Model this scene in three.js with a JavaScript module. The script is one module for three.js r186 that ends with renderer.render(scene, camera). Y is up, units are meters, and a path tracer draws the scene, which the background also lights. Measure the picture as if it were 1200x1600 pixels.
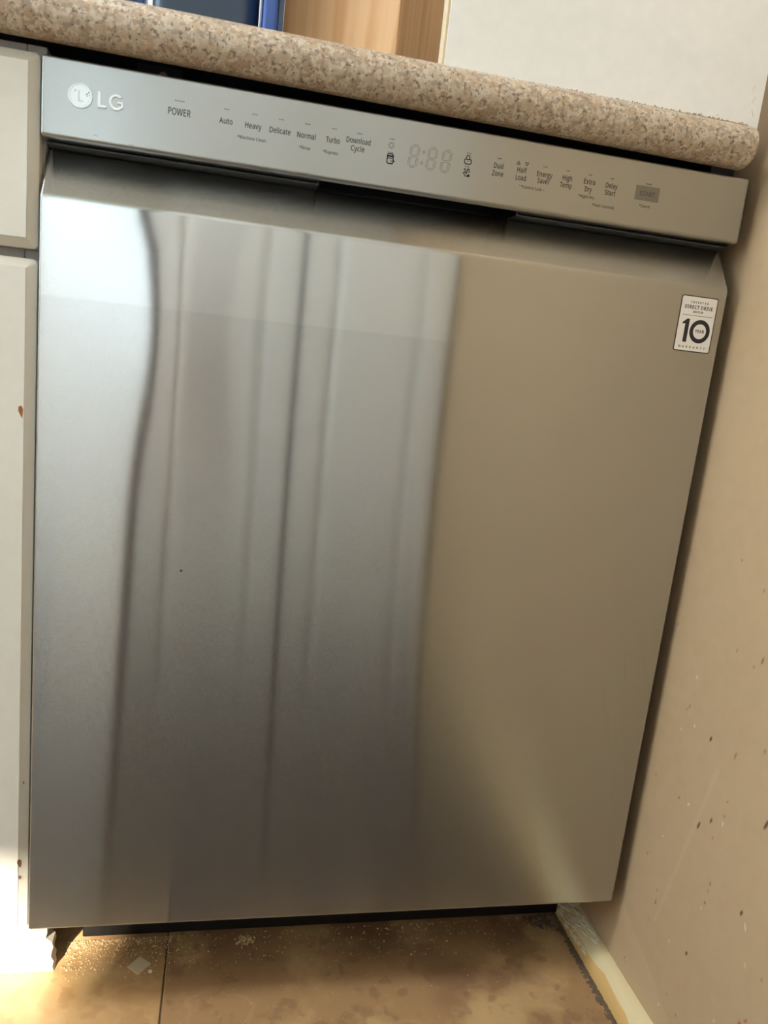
import * as THREE from 'three';
import { RoundedBoxGeometry } from 'three/addons/geometries/RoundedBoxGeometry.js';
import { mergeGeometries, mergeVertices, toCreasedNormals } from 'three/addons/utils/BufferGeometryUtils.js';
import { MarchingCubes } from 'three/addons/objects/MarchingCubes.js';
import { RectAreaLightUniformsLib } from 'three/addons/lights/RectAreaLightUniformsLib.js';

// ------------------------------------------------------------------ camera, sky, sun, exposure
// World: x runs along the dishwasher front (its left edge at 0), z comes out of it, y is up with 0 at the
// bottom of its door; the floor lies 10 cm lower.
const EYE = new THREE.Vector3(0.148, 0.5627, 0.67), TURN = new THREE.Euler(-0.20151, -0.2193, 0.1092, 'YXZ');
const scene = new THREE.Scene();
const camera = new THREE.PerspectiveCamera(67.37, 1200 / 1600, 0.02, 60);
camera.position.copy(EYE); camera.rotation.copy(TURN);
camera.focus = 0.74; camera.userData.fStop = 7;
const renderer = new THREE.WebGLRenderer({ antialias: true });
renderer.toneMapping = THREE.LinearToneMapping;
renderer.toneMappingExposure = 1.8;
renderer.shadowMap.enabled = true;
RectAreaLightUniformsLib.init();
scene.background = new THREE.Color().setRGB(0.70, 0.88, 1.0);
scene.backgroundIntensity = 6.0;
const sun = new THREE.DirectionalLight(new THREE.Color().setRGB(1.0, 0.88, 0.72), 18);
sun.position.set(-0.3 * 8, 0.42 * 8, 0.86 * 8); sun.target.position.set(0, 0, 0);
sun.castShadow = true; sun.shadow.radius = 4; sun.shadow.mapSize.set(2048, 2048);
Object.assign(sun.shadow.camera, { left: -4, right: 4, top: 4, bottom: -4, near: 0.5, far: 20 });
scene.add(sun, sun.target);

// ------------------------------------------------------------------ helpers
const seeded = (a) => () => { a |= 0; a = (a + 0x6d2b79f5) | 0; let t = Math.imul(a ^ (a >>> 15), 1 | a); t = (t + Math.imul(t ^ (t >>> 7), 61 | t)) ^ t; return ((t ^ (t >>> 14)) >>> 0) / 4294967296; };
const taken = {};
function numbered(name) { const n = taken[name] = (taken[name] ?? -1) + 1; return n ? `${name}_${String(n).padStart(3, '0')}` : name; }
const lit = (o) => { o.castShadow = o.receiveShadow = true; return o; };
function thing(name, label, category, group, geo, mat) {
  const o = geo ? lit(new THREE.Mesh(geo, mat)) : new THREE.Group();
  o.name = numbered(name); o.userData = { label, category }; if (group) o.userData.group = group;
  scene.add(o); return o;
}
function part(parent, name, geo, mat, label) {
  const used = parent.userData.names ??= {}; const n = used[name] = (used[name] ?? -1) + 1;
  const o = lit(new THREE.Mesh(geo, mat)); o.name = n ? `${name}_${String(n).padStart(3, '0')}` : name;
  if (label) o.userData.label = label;
  parent.add(o); return o;
}
function struct(name, geo, mat) { const o = geo ? lit(new THREE.Mesh(geo, mat)) : new THREE.Group(); o.name = name; o.userData = { kind: 'structure' }; scene.add(o); return o; }
const box = (x0, x1, y0, y1, z0, z1, r = 0) => {
  const g = r ? new RoundedBoxGeometry(x1 - x0, y1 - y0, z1 - z0, 2, r) : new THREE.BoxGeometry(x1 - x0, y1 - y0, z1 - z0);
  return metres(g.translate((x0 + x1) / 2, (y0 + y1) / 2, (z0 + z1) / 2));
};
function metres(g) {                                                     // uv in metres, by the face's main direction
  const h = g.index ? g.toNonIndexed() : g, p = h.attributes.position, n = h.attributes.normal, uv = new Float32Array(p.count * 2);
  for (let i = 0; i < p.count; i += 3) {
    const a = [0, 1, 2].map((k) => Math.abs(n.getComponent(i, k) + n.getComponent(i + 1, k) + n.getComponent(i + 2, k)));
    const m = a.indexOf(Math.max(...a));
    for (let j = i; j < i + 3; j++) { uv[2 * j] = m === 0 ? -p.getZ(j) : p.getX(j); uv[2 * j + 1] = m === 1 ? -p.getZ(j) : p.getY(j); }
  }
  h.setAttribute('uv', new THREE.BufferAttribute(uv, 2)); return h;
}
const merge = (list) => mergeGeometries(list.map((g) => { const h = g.index ? g.toNonIndexed() : g; for (const k of Object.keys(h.attributes)) if (!['position', 'normal', 'uv'].includes(k)) h.deleteAttribute(k); return h; }));
// a path in (z, y) with rounded corners -> points that carry their normal
function path(pts) {
  const out = [], push = (z, y, nz, ny) => out.push([z, y, nz, ny]);
  let from = [pts[0][0], pts[0][1]];
  for (let i = 1; i < pts.length; i++) {
    const [z1, y1, r] = pts[i], d = [z1 - from[0], y1 - from[1]], L = Math.hypot(...d), u = [d[0] / L, d[1] / L], n = [-u[1], u[0]];
    if (i === pts.length - 1) { push(...from, ...n); push(z1, y1, ...n); break; }
    const e = [pts[i + 1][0] - z1, pts[i + 1][1] - y1], M = Math.hypot(...e), w = [e[0] / M, e[1] / M];
    const turn = Math.acos(Math.max(-1, Math.min(1, u[0] * w[0] + u[1] * w[1]))), cut = Math.max(r || 0, 1e-5) * Math.tan(turn / 2);
    if (turn < 1e-4) { push(...from, ...n); from = [z1, y1]; continue; }
    const a = [z1 - u[0] * cut, y1 - u[1] * cut], b = [z1 + w[0] * cut, y1 + w[1] * cut], m = [-w[1], w[0]];
    push(...from, ...n); push(...a, ...n);
    const side = Math.sign(u[0] * w[1] - u[1] * w[0]) || 1, R = Math.max(r || 0, 1e-5), c = [a[0] + side * n[0] * R, a[1] + side * n[1] * R];
    for (let k = 1; k < 14; k++) {
      const t = k / 14, q = [n[0] * Math.sin((1 - t) * turn) + m[0] * Math.sin(t * turn), n[1] * Math.sin((1 - t) * turn) + m[1] * Math.sin(t * turn)].map((v) => v / Math.sin(turn));
      push(c[0] - side * q[0] * R, c[1] - side * q[1] * R, ...q);
    }
    push(...b, ...m); from = b;
  }
  return out;
}
// sweeps that path along x; the ends roll over by r0 / r1 and close with a cap
function sweep(profile, x0, x1, r0 = 0, r1 = 0, bulge = null, across = 1, byLength = false) {
  let run = 0; const along = profile.map(([z, y], i) => (run += i ? Math.hypot(z - profile[i - 1][0], y - profile[i - 1][1]) : 0));
  const cols = [], N = 6;
  if (r0) for (let k = 0; k < N; k++) { const a = (k / N) * Math.PI / 2; cols.push([x0 + r0 - r0 * Math.cos(a), r0 * (1 - Math.sin(a)), -Math.cos(a), Math.sin(a)]); }
  for (let k = 0; k <= across; k++) cols.push([x0 + r0 + (x1 - r1 - x0 - r0) * k / across, 0, 0, 1]);
  if (r1) for (let k = 1; k <= N; k++) { const a = (k / N) * Math.PI / 2; cols.push([x1 - r1 + r1 * Math.sin(a), r1 * (1 - Math.cos(a)), Math.sin(a), Math.cos(a)]); }
  const P = [], Q = [], U = [], I = [], C = cols.length;
  profile.forEach(([z, y, nz, ny], row) => cols.forEach(([x, d, sx, sn]) => {
    let zz = z - nz * d, yy = y - ny * d, n = [sx, ny * sn, nz * sn];
    if (bulge) { const [dz, gx, gy] = bulge(x, yy); zz += dz; n = [n[0] - gx * sn, n[1] - gy * sn, n[2]]; }
    P.push(x, yy, zz); Q.push(...n); U.push(x, byLength ? -along[row] : y - z * ny);
  }));
  for (let i = 0; i < profile.length - 1; i++) for (let j = 0; j < C - 1; j++) { const a = i * C + j, b = a + 1, c = a + C, d = c + 1; I.push(a, c, b, b, c, d); }
  const g = new THREE.BufferGeometry();
  g.setAttribute('position', new THREE.Float32BufferAttribute(P, 3)); g.setAttribute('normal', new THREE.Float32BufferAttribute(Q, 3)); g.setAttribute('uv', new THREE.Float32BufferAttribute(U, 2)); g.setIndex(I);
  const caps = [0, C - 1].map((j, s) => {
    const pts = profile.map((_, i) => new THREE.Vector2(P[3 * (i * C + j) + 2], P[3 * (i * C + j) + 1])).filter((p, i, all) => !i || p.distanceTo(all[i - 1]) > 1e-6);
    const sh = new THREE.ShapeGeometry(new THREE.Shape(pts)); const q = sh.attributes.position, nn = sh.attributes.normal;
    for (let i = 0; i < q.count; i++) { const z = q.getX(i), y = q.getY(i); q.setXYZ(i, P[3 * j], y, z); nn.setXYZ(i, s ? 1 : -1, 0, 0); sh.attributes.uv.setXY(i, z, y); }
    return sh;
  });
  return merge([g, ...caps]);
}
// a prism from an outline in x,y with bevelled edges; front face at z1
function prism(outline, z0, z1, bevel = 0, holes = []) {
  const s = outline instanceof THREE.Shape ? outline : new THREE.Shape(outline.map(([x, y]) => new THREE.Vector2(x, y)));
  for (const h of holes) s.holes.push(new THREE.Path(h.map(([x, y]) => new THREE.Vector2(x, y))));
  const g = new THREE.ExtrudeGeometry(s, { depth: z1 - z0 - 2 * bevel, bevelEnabled: bevel > 0, bevelThickness: bevel, bevelSize: bevel, bevelOffset: -bevel, bevelSegments: 2, curveSegments: 20 });
  return metres(g.translate(0, 0, z0 + bevel));
}
function roundRect(x0, x1, y0, y1, r) {
  const s = new THREE.Shape(); s.moveTo(x0 + r, y0); s.lineTo(x1 - r, y0); s.absarc(x1 - r, y0 + r, r, -Math.PI / 2, 0); s.lineTo(x1, y1 - r); s.absarc(x1 - r, y1 - r, r, 0, Math.PI / 2);
  s.lineTo(x0 + r, y1); s.absarc(x0 + r, y1 - r, r, Math.PI / 2, Math.PI); s.lineTo(x0, y0 + r); s.absarc(x0 + r, y0 + r, r, Math.PI, 1.5 * Math.PI); return s;
}

// ------------------------------------------------------------------ noise and textures
function lattice(seed, n) { const r = seeded(seed), a = new Float32Array(n * n); for (let i = 0; i < a.length; i++) a[i] = r(); return a; }
const L256 = lattice(77, 256);
function noise(x, y, period, o = 0) {                                     // value noise that repeats after `period` cells
  const xi = Math.floor(x), yi = Math.floor(y), fx = x - xi, fy = y - yi, sx = fx * fx * (3 - 2 * fx), sy = fy * fy * (3 - 2 * fy);
  const at = (i, j) => L256[((((((i % period) + period) % period) + o * 37) & 255) << 8) | (((((j % period) + period) % period) + o * 91) & 255)];
  const a = at(xi, yi), b = at(xi + 1, yi), c = at(xi, yi + 1), d = at(xi + 1, yi + 1);
  return a + (b - a) * sx + (c - a) * sy + (a - b - c + d) * sx * sy;
}
function fbm(u, v, cells, octaves, o = 0) { let s = 0, a = 0.5, t = 0; for (let k = 0; k < octaves; k++) { s += a * noise(u * cells, v * cells, cells, o + k); t += a; a *= 0.5; cells *= 2; } return s / t; }
const mixc = (a, b, t) => a.map((v, i) => v + (b[i] - v) * t), sat = (v) => Math.max(0, Math.min(1, v)), smooth = (a, b, v) => { const t = sat((v - a) / (b - a)); return t * t * (3 - 2 * t); };
function paint(size, fn, { srgb = true, repeat = [1, 1], height = size, data = null } = {}) {
  const a = new Uint8Array(size * height * 4);
  for (let j = 0; j < height; j++) for (let i = 0; i < size; i++) { const c = fn((i + 0.5) / size, (j + 0.5) / height), k = 4 * (j * size + i); a[k] = c[0]; a[k + 1] = c[1]; a[k + 2] = c[2]; a[k + 3] = 255; }
  const t = new THREE.DataTexture(a, size, height); t.wrapS = t.wrapT = THREE.RepeatWrapping; t.magFilter = THREE.LinearFilter; t.minFilter = THREE.LinearMipmapLinearFilter; t.generateMipmaps = true;
  t.repeat.set(...repeat); if (srgb) t.colorSpace = THREE.SRGBColorSpace; t.needsUpdate = true; return t;
}
function canvasTexture(w, h, draw, x0, y0, W, H) {                         // covers [x0, x0+W] x [y0, y0+H] metres of uv
  const c = document.createElement('canvas'); c.width = w; c.height = h; draw(c.getContext('2d'), w, h);
  const t = new THREE.CanvasTexture(c); t.colorSpace = THREE.SRGBColorSpace; t.magFilter = THREE.LinearFilter; t.repeat.set(1 / W, 1 / H); t.offset.set(-x0 / W, -y0 / H); return t;
}
const std = (color, roughness, more = {}) => new THREE.MeshStandardMaterial({ color: new THREE.Color(color), roughness, ...more });

// brushed steel: the fine horizontal scratches are normals that tip up and down row by row
function brushed(spread, seed, tail) {
  const W = 1024, H = 1024, a = new Float32Array(W * H * 4), r = seeded(seed);
  const gauss = () => Math.sqrt(-2 * Math.log(r() + 1e-9)) * Math.cos(6.2832 * r());
  for (let j = 0; j < H; j++) {
    let v = 0, left = 0;
    for (let i = 0; i < W; i++) {
      if (left-- <= 0) { v = gauss() * spread * (r() < 0.3 ? tail : 1); left = 0; }
      const l = Math.hypot(v, 1), k = 4 * (j * W + i); a[k] = 0.5; a[k + 1] = 0.5 + 0.5 * v / l; a[k + 2] = 0.5 + 0.5 / l; a[k + 3] = 1;
    }
  }
  const t = new THREE.DataTexture(a, W, H, THREE.RGBAFormat, THREE.FloatType); t.wrapS = t.wrapT = THREE.RepeatWrapping; t.magFilter = THREE.LinearFilter; t.repeat.set(1 / 0.06, 1 / 0.05); t.needsUpdate = true; return t;
}
const steelColor = new THREE.Color().setRGB(0.53, 0.54, 0.54);
const doorSteel = (map) => new THREE.MeshPhysicalMaterial({ color: steelColor, metalness: 1, roughness: 0.115, anisotropy: 1, anisotropyRotation: Math.PI / 2, normalMap: brushed(0.13, 5, 3.2), map });
const fasciaSteel = (map) => new THREE.MeshPhysicalMaterial({ color: new THREE.Color().setRGB(0.40, 0.41, 0.405), metalness: 1, roughness: 0.32, anisotropy: 0.7, anisotropyRotation: Math.PI / 2, normalMap: brushed(0.03, 9, 1.6), map });

const tan = (u, v) => { const n = fbm(u, v, 4, 5, 3); return [206 + 14 * (n - 0.5), 184 + 14 * (n - 0.5), 156 + 16 * (n - 0.5)]; };
// the scuffed wall beside the dishwasher: (u, v) spans z from -0.62 to 1.43 and 2.05 m of height
const scuffs = (() => {
  const r = seeded(41), list = [];
  const mark = (z, y, w, h, c, tilt = 0) => list.push([z, y, w, h, c, tilt]);
  for (let i = 0; i < 150; i++) { const z = -0.05 + r() * 0.6, y = -0.06 + Math.pow(r(), 1.4) * 0.5, dark = r() < 0.72; mark(z, y, 0.0004 + r() * 0.0006, 0.0008 + r() * 0.003, dark ? [96 + 60 * r(), 66 + 50 * r(), 44 + 40 * r()] : [232, 216, 186], (r() - 0.5) * 1.2); }
  for (let [z, y, w, h, c] of [[0.082, 0.241, 0.0016, 0.0035, [40, 28, 18]], [0.09, 0.155, 0.0014, 0.006, [60, 40, 26]], [0.105, 0.17, 0.0014, 0.004, [60, 42, 28]], [0.17, 0.21, 0.0016, 0.008, [70, 46, 32]], [0.165, 0.12, 0.0016, 0.004, [60, 40, 28]], [0.15, -0.03, 0.0016, 0.008, [70, 42, 26]], [0.19, 0.03, 0.002, 0.004, [176, 84, 50]], [0.18, 0.0, 0.002, 0.004, [186, 76, 48]], [0.11, 0.03, 0.0016, 0.003, [50, 34, 22]]]) mark(z, y, w * 0.75, h * 0.75, c, 0.3);
  return list;
})();
const wallMap = (() => {
  const N = 2048, S = 2.05, c = document.createElement('canvas'); c.width = c.height = N; const x = c.getContext('2d'), im = x.createImageData(N, N), d = im.data;
  for (let j = 0; j < N; j++) for (let i = 0; i < N; i++) {
    const u = i / N, v = j / N, n = fbm(u, v, 5, 4, 3), f = fbm(u, v, 200, 2, 8), k = 4 * (j * N + i), m = 12 * (n - 0.5) + 5 * (f - 0.5);
    d[k] = 187 + m; d[k + 1] = 159 + m; d[k + 2] = 124 + 1.1 * m; d[k + 3] = 255;
  }
  x.putImageData(im, 0, 0);
  const X = (z) => (z + 0.62) / S * N, Y = (y) => N - (y + 0.1) / S * N;
  for (const [z, y, w, h, col, t] of scuffs) { x.save(); x.translate(X(z), Y(y)); x.rotate(t); x.fillStyle = `rgb(${col.map(Math.round)})`; x.globalAlpha = 0.85; x.beginPath(); x.ellipse(0, 0, w / S * N, h / S * N, 0, 0, 7); x.fill(); x.restore(); }
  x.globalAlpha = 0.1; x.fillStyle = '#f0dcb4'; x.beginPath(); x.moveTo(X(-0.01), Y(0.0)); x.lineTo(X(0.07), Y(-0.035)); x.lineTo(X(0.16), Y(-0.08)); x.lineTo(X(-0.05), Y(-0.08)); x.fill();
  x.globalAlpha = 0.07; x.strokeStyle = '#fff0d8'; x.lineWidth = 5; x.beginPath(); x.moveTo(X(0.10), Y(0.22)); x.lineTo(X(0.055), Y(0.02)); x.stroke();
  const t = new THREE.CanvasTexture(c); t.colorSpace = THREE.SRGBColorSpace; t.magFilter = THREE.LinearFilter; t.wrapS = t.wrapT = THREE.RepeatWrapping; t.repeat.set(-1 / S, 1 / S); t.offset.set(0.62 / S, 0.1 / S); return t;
})();
const graniteMap = paint(1024, (u, v) => {                                 // 0.2 m of speckled stone-look laminate
  let c = [186, 170, 150];
  c = mixc(c, [168, 146, 124], smooth(0.42, 0.68, fbm(u, v, 8, 3, 1)) * 0.8);
  c = mixc(c, [206, 194, 176], smooth(0.50, 0.66, fbm(u, v * 1, 48, 2, 2)) * 0.75);
  c = mixc(c, [144, 127, 110], smooth(0.54, 0.68, fbm(u, v, 64, 2, 4)) * 0.6);
  c = mixc(c, [178, 146, 114], smooth(0.58, 0.72, fbm(u, v, 52, 2, 6)) * 0.5);
  c = mixc(c, [100, 88, 80], smooth(0.66, 0.78, fbm(u, v, 96, 2, 7)) * 0.7);
  c = mixc(c, [224, 214, 198], smooth(0.68, 0.78, fbm(u, v, 100, 2, 9)) * 0.55);
  return c;
}, { repeat: [1 / 0.2, 1 / 0.2] });
function slate(base, pale, dark, o) {
  return paint(1024, (u, v) => {
    const w = 0.08 * (fbm(u, v, 5, 4, o + 5) - 0.5); let c = base;
    c = mixc(c, dark, smooth(0.40, 0.72, fbm(u + w, v, 4, 6, o)) * 0.85);
    c = mixc(c, pale, smooth(0.45, 0.70, fbm(u - w, v + w, 7, 6, o + 2)) * 0.8);
    c = mixc(c, pale, (1 - smooth(0.0, 0.035, Math.abs(fbm(u + w, v - w, 5, 5, o + 7) - 0.5))) * 0.22);
    c = mixc(c, dark, smooth(0.58, 0.75, fbm(u, v, 30, 4, o + 3)) * 0.5);
    return c;
  }, { repeat: [1 / 0.47, 1 / 0.47] });
}
const laminate = (base, o) => paint(512, (u, v) => { const n = fbm(u, v, 4, 5, o), f = fbm(u, v, 60, 2, o + 1); return base.map((b) => b + 10 * (n - 0.5) + 5 * (f - 0.5)); }, { repeat: [2, 2] });
const woodMap = (a, b, o, rx, ry) => paint(512, (u, v) => { const w = fbm(u, v, 3, 3, o), g = noise((u + 0.1 * w) * 26, v * 2 + w * 2, 26, o + 1), f = noise(u * 120, v * 4, 120, o + 2); return mixc(a, b, sat(0.15 + 0.7 * smooth(0.3, 0.8, g) * w * 1.6 + 0.15 * f)); }, { repeat: [rx, ry] });

const M = {
  wall: std(0xffffff, 0.55, { map: wallMap }), plaster: std(0xe9e8e4, 0.85), ceiling: std(0xefeae0, 0.9),
  grout: std(0x7d6a50, 0.9), slateGold: std(0xffffff, 0.42, { map: slate([204, 168, 118], [220, 190, 142], [180, 140, 96], 11) }), slateBrown: std(0xffffff, 0.42, { map: slate([168, 132, 94], [202, 168, 120], [134, 102, 74], 21) }),
  cream: std(0xffffff, 0.42, { map: laminate([230, 228, 220], 12) }), creamEdge: std(0xd3cec2, 0.5), creamWorn: std(0xd8cba8, 0.6), frame: std(0xb9b6b2, 0.5), chip: std(0x9a5f33, 0.9), chipDark: std(0x6b3d22, 0.9),
  granite: std(0xffffff, 0.33, { map: graniteMap, bumpMap: graniteMap, bumpScale: 0.00015 }),
  black: std(0x06080a, 0.5), under: std(0x34383b, 0.5), tub: std(0x1a2633, 0.45), pocket: std(0x0c0e11, 0.35), bracket: std(0x3a4046, 0.4, { metalness: 0.6 }), steelEdge: std(0xb8b4ac, 0.3, { metalness: 1 }),
  board: std(0xffffff, 0.4, { map: laminate([241, 241, 238], 16) }), ply: std(0xd8c5a2, 0.7),
  wood: std(0xffffff, 0.5, { map: woodMap([226, 188, 144], [202, 154, 106], 31, 7, 3) }), caulk: std(0xb09878, 0.95), grime: std(0x6d5a42, 1),
  whitePaint: std(0xf8f6f0, 0.3), shoe: std(0xd9b272, 0.5), shoeTop: std(0xdecb9f, 0.6), crumb: std(0xdcc49a, 0.95), dust: std(0x6a5a48, 1), paper: std(0xd9c8a4, 0.9), plasterBit: std(0xe2d8be, 0.95),
  navy: new THREE.MeshPhysicalMaterial({ color: new THREE.Color(0x20344a), roughness: 0.4, clearcoat: 0.15 }), blue: std(0x38589f, 0.5), slateBlue: std(0x45587a, 0.5),
  clear: new THREE.MeshPhysicalMaterial({ color: new THREE.Color(0xb9c6dc), roughness: 0.25, transmission: 0.75, thickness: 0, ior: 1.45 }), glass: new THREE.MeshPhysicalMaterial({ color: new THREE.Color(0xffffff), roughness: 0, transmission: 1, thickness: 0, ior: 1.5 }),
  skin: std(0xd2a084, 0.5), shirt: std(0x4f3a46, 0.85), jeans: std(0x2b3140, 0.85), hair: std(0x2a1d16, 0.6), shoeDark: std(0x2b2b2c, 0.7), eye: std(0xe8e4de, 0.2),
  doorFrame: std(0x54504c, 0.5), blind: std(0xe6dfcf, 0.9), sheer: new THREE.MeshPhysicalMaterial({ color: new THREE.Color(0xeef4f8), roughness: 1, transmission: 0.38, thickness: 0 }), gap: std(0x2a2622, 0.9),
};

// ------------------------------------------------------------------ the room: 2.5 m x 2.8 m, closed, with windows
const FLOOR = -0.1, CEIL = 2.3, XL = -1.9, XR = 0.618, ZB = -0.62, ZF = 2.2, T = 0.12;
const floor = struct('floor', box(XL - T, XR + T, FLOOR - 0.1, FLOOR - 0.003, ZB - T, ZF + T), M.grout);
{
  const S = 0.47, x0 = 0.1255, z0 = 0.16; let k = 0;
  for (let i = -5; i < 2; i++) for (let j = -2; j < 5; j++) {
    const a = Math.max(x0 + i * S, XL) + 0.0009, b = Math.min(x0 + (i + 1) * S, XR) - 0.0009, c = Math.max(z0 + j * S, ZB) + 0.0009, d = Math.min(z0 + (j + 1) * S, ZF) - 0.0009;
    if (b - a < 0.02 || d - c < 0.02) continue;
    const g = box(a, b, FLOOR - 0.004, FLOOR, c, d, 0.0012), m = i < 0 ? M.slateGold : M.slateBrown; k++;
    part(floor, 'floor_tile', g, m);
  }
}
struct('ceiling', box(XL - T, XR + T, CEIL, CEIL + 0.1, ZB - T, ZF + T), M.ceiling);
const WB = { x0: -1.8, x1: -0.7, y0: 1.2, y1: 2.0 };  // unseen window, added to brighten the cupboards opposite
struct('wall_back', merge([box(XL - T, WB.x0, FLOOR - 0.1, CEIL, ZB - T, ZB), box(WB.x1, XR + T, FLOOR - 0.1, CEIL, ZB - T, ZB), box(WB.x0, WB.x1, FLOOR - 0.1, WB.y0, ZB - T, ZB), box(WB.x0, WB.x1, WB.y1, CEIL, ZB - T, ZB)]), M.plaster);
const addedWindow3 = struct('added_window_3', merge([box(WB.x0, WB.x1, WB.y0, WB.y0 + 0.04, ZB - 0.08, ZB - 0.03), box(WB.x0, WB.x1, WB.y1 - 0.04, WB.y1, ZB - 0.08, ZB - 0.03), box(WB.x0, WB.x0 + 0.04, WB.y0, WB.y1, ZB - 0.08, ZB - 0.03), box(WB.x1 - 0.04, WB.x1, WB.y0, WB.y1, ZB - 0.08, ZB - 0.03)]), M.whitePaint);
part(addedWindow3, 'pane', box(WB.x0 + 0.04, WB.x1 - 0.04, WB.y0 + 0.04, WB.y1 - 0.04, ZB - 0.057, ZB - 0.053), M.glass);
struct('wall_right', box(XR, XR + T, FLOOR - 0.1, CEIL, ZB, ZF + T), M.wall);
// left wall with a window
const WL = { z0: -0.45, z1: 1.0, y0: 0.8, y1: 2.1 };
struct('wall_left', merge([box(XL - T, XL, FLOOR - 0.1, WL.y0, ZB, ZF + T), box(XL - T, XL, WL.y1, CEIL, ZB, ZF + T), box(XL - T, XL, WL.y0, WL.y1, ZB, WL.z0), box(XL - T, XL, WL.y0, WL.y1, WL.z1, ZF + T)]), M.plaster);
const window1 = struct('window_1', merge([box(XL - 0.08, XL - 0.03, WL.y0, WL.y0 + 0.05, WL.z0, WL.z1), box(XL - 0.08, XL - 0.03, WL.y1 - 0.05, WL.y1, WL.z0, WL.z1), box(XL - 0.08, XL - 0.03, WL.y0, WL.y1, WL.z0, WL.z0 + 0.05), box(XL - 0.08, XL - 0.03, WL.y0, WL.y1, WL.z1 - 0.05, WL.z1)]), M.whitePaint);
part(window1, 'pane', box(XL - 0.057, XL - 0.053, WL.y0 + 0.05, WL.y1 - 0.05, WL.z0 + 0.05, WL.z1 - 0.05), M.glass);
// front wall (behind the photographer): a glass door and an added narrow window, its blind set to trim the sun patch
const GD = { x0: -0.56, x1: -0.06, y0: FLOOR, y1: 1.95 }, WN = { x0: -1.45, x1: -0.765, y0: 0.985, y1: 1.95 };
struct('wall_front', merge([box(XL, WN.x0, FLOOR - 0.1, CEIL, ZF, ZF + T), box(WN.x0, WN.x1, FLOOR - 0.1, WN.y0, ZF, ZF + T), box(WN.x0, WN.x1, WN.y1, CEIL, ZF, ZF + T), box(WN.x1, GD.x0, FLOOR - 0.1, CEIL, ZF, ZF + T), box(GD.x0, GD.x1, GD.y1, CEIL, ZF, ZF + T), box(GD.x1, XR, FLOOR - 0.1, CEIL, ZF, ZF + T)]), M.plaster);
const door1 = struct('door_1', merge([box(GD.x0, GD.x0 + 0.05, FLOOR, GD.y1, ZF + 0.02, ZF + 0.07), box(GD.x1 - 0.05, GD.x1, FLOOR, GD.y1, ZF + 0.02, ZF + 0.07), box(GD.x0, GD.x1, GD.y1 - 0.06, GD.y1, ZF + 0.02, ZF + 0.07), box(GD.x0, GD.x1, FLOOR, FLOOR + 0.38, ZF + 0.02, ZF + 0.07)]), M.whitePaint);
part(door1, 'pane', box(GD.x0 + 0.05, GD.x1 - 0.05, FLOOR + 0.38, GD.y1 - 0.06, ZF + 0.043, ZF + 0.047), M.glass);
part(door1, 'sheer_blind', box(GD.x0 + 0.052, GD.x1 - 0.052, FLOOR + 0.385, GD.y1 - 0.065, ZF + 0.024, ZF + 0.026), M.sheer);
const addedWindow2 = struct('added_window_2', merge([box(WN.x0, WN.x1, WN.y0, WN.y0 + 0.01, ZF - 0.01, ZF + 0.09), box(WN.x0, WN.x0 + 0.03, WN.y0, WN.y1, ZF + 0.02, ZF + 0.06), box(WN.x1 - 0.004, WN.x1, WN.y0, WN.y1, ZF + 0.02, ZF + 0.06)]), M.whitePaint);
part(addedWindow2, 'sun_trim_blind', box(WN.x0 + 0.002, WN.x1 - 0.002, 1.12, WN.y1, ZF + 0.005, ZF + 0.012), M.blind);
// roof and eave added outside to block the sun, and the ground beyond
struct('sun_blocker_roof', box(-0.74, 0.9, 2.0, 2.08, ZF + T, ZF + 2.2), M.ceiling);
struct('sun_blocker_eave', box(XL - 1.6, XL - T, 2.2, 2.28, -0.6, 2.6), M.ceiling);  // overhang added to keep direct sun out of the left window
{
  const fillLamp = thing('added_fill_light', 'added square fill lamp on the ceiling with a flat glowing diffuser', 'ceiling light');
  part(fillLamp, 'frame', box(-0.92, -0.38, CEIL - 0.03, CEIL, 0.08, 0.62, 0.006), M.whitePaint);  // unseen fill lamp, added to brighten the white surfaces
  part(fillLamp, 'diffuser', box(-0.9, -0.4, CEIL - 0.036, CEIL - 0.0305, 0.1, 0.6, 0.002), std(0xffffff, 0.5, { emissive: new THREE.Color(0.92, 0.97, 1.0), emissiveIntensity: 2 }));
  const l = new THREE.RectAreaLight(new THREE.Color().setRGB(0.92, 0.97, 1.0), 17, 0.5, 0.5); l.position.set(-0.65, CEIL - 0.04, 0.35); l.rotation.x = -Math.PI / 2; scene.add(l);
}
struct('ground', box(-12, 12, FLOOR - 0.4, FLOOR - 0.2, -14, 20), std(0x9a958a, 0.9));
{  // unseen mat, added to darken what the lower door mirrors
  const mat = thing('added_dark_mat', 'added unseen dark brown mat before the dishwasher that darkens the reflection in its lower door', 'mat');
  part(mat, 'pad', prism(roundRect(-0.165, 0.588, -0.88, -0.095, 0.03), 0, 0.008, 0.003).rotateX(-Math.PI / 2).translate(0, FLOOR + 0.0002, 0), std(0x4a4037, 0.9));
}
struct('added_filler_2', box(0.5935, XR, 0.760, 0.789, -0.6, -0.05), M.tub);  // dark filler, added to hide the lit wall beside the countertop end
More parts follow.
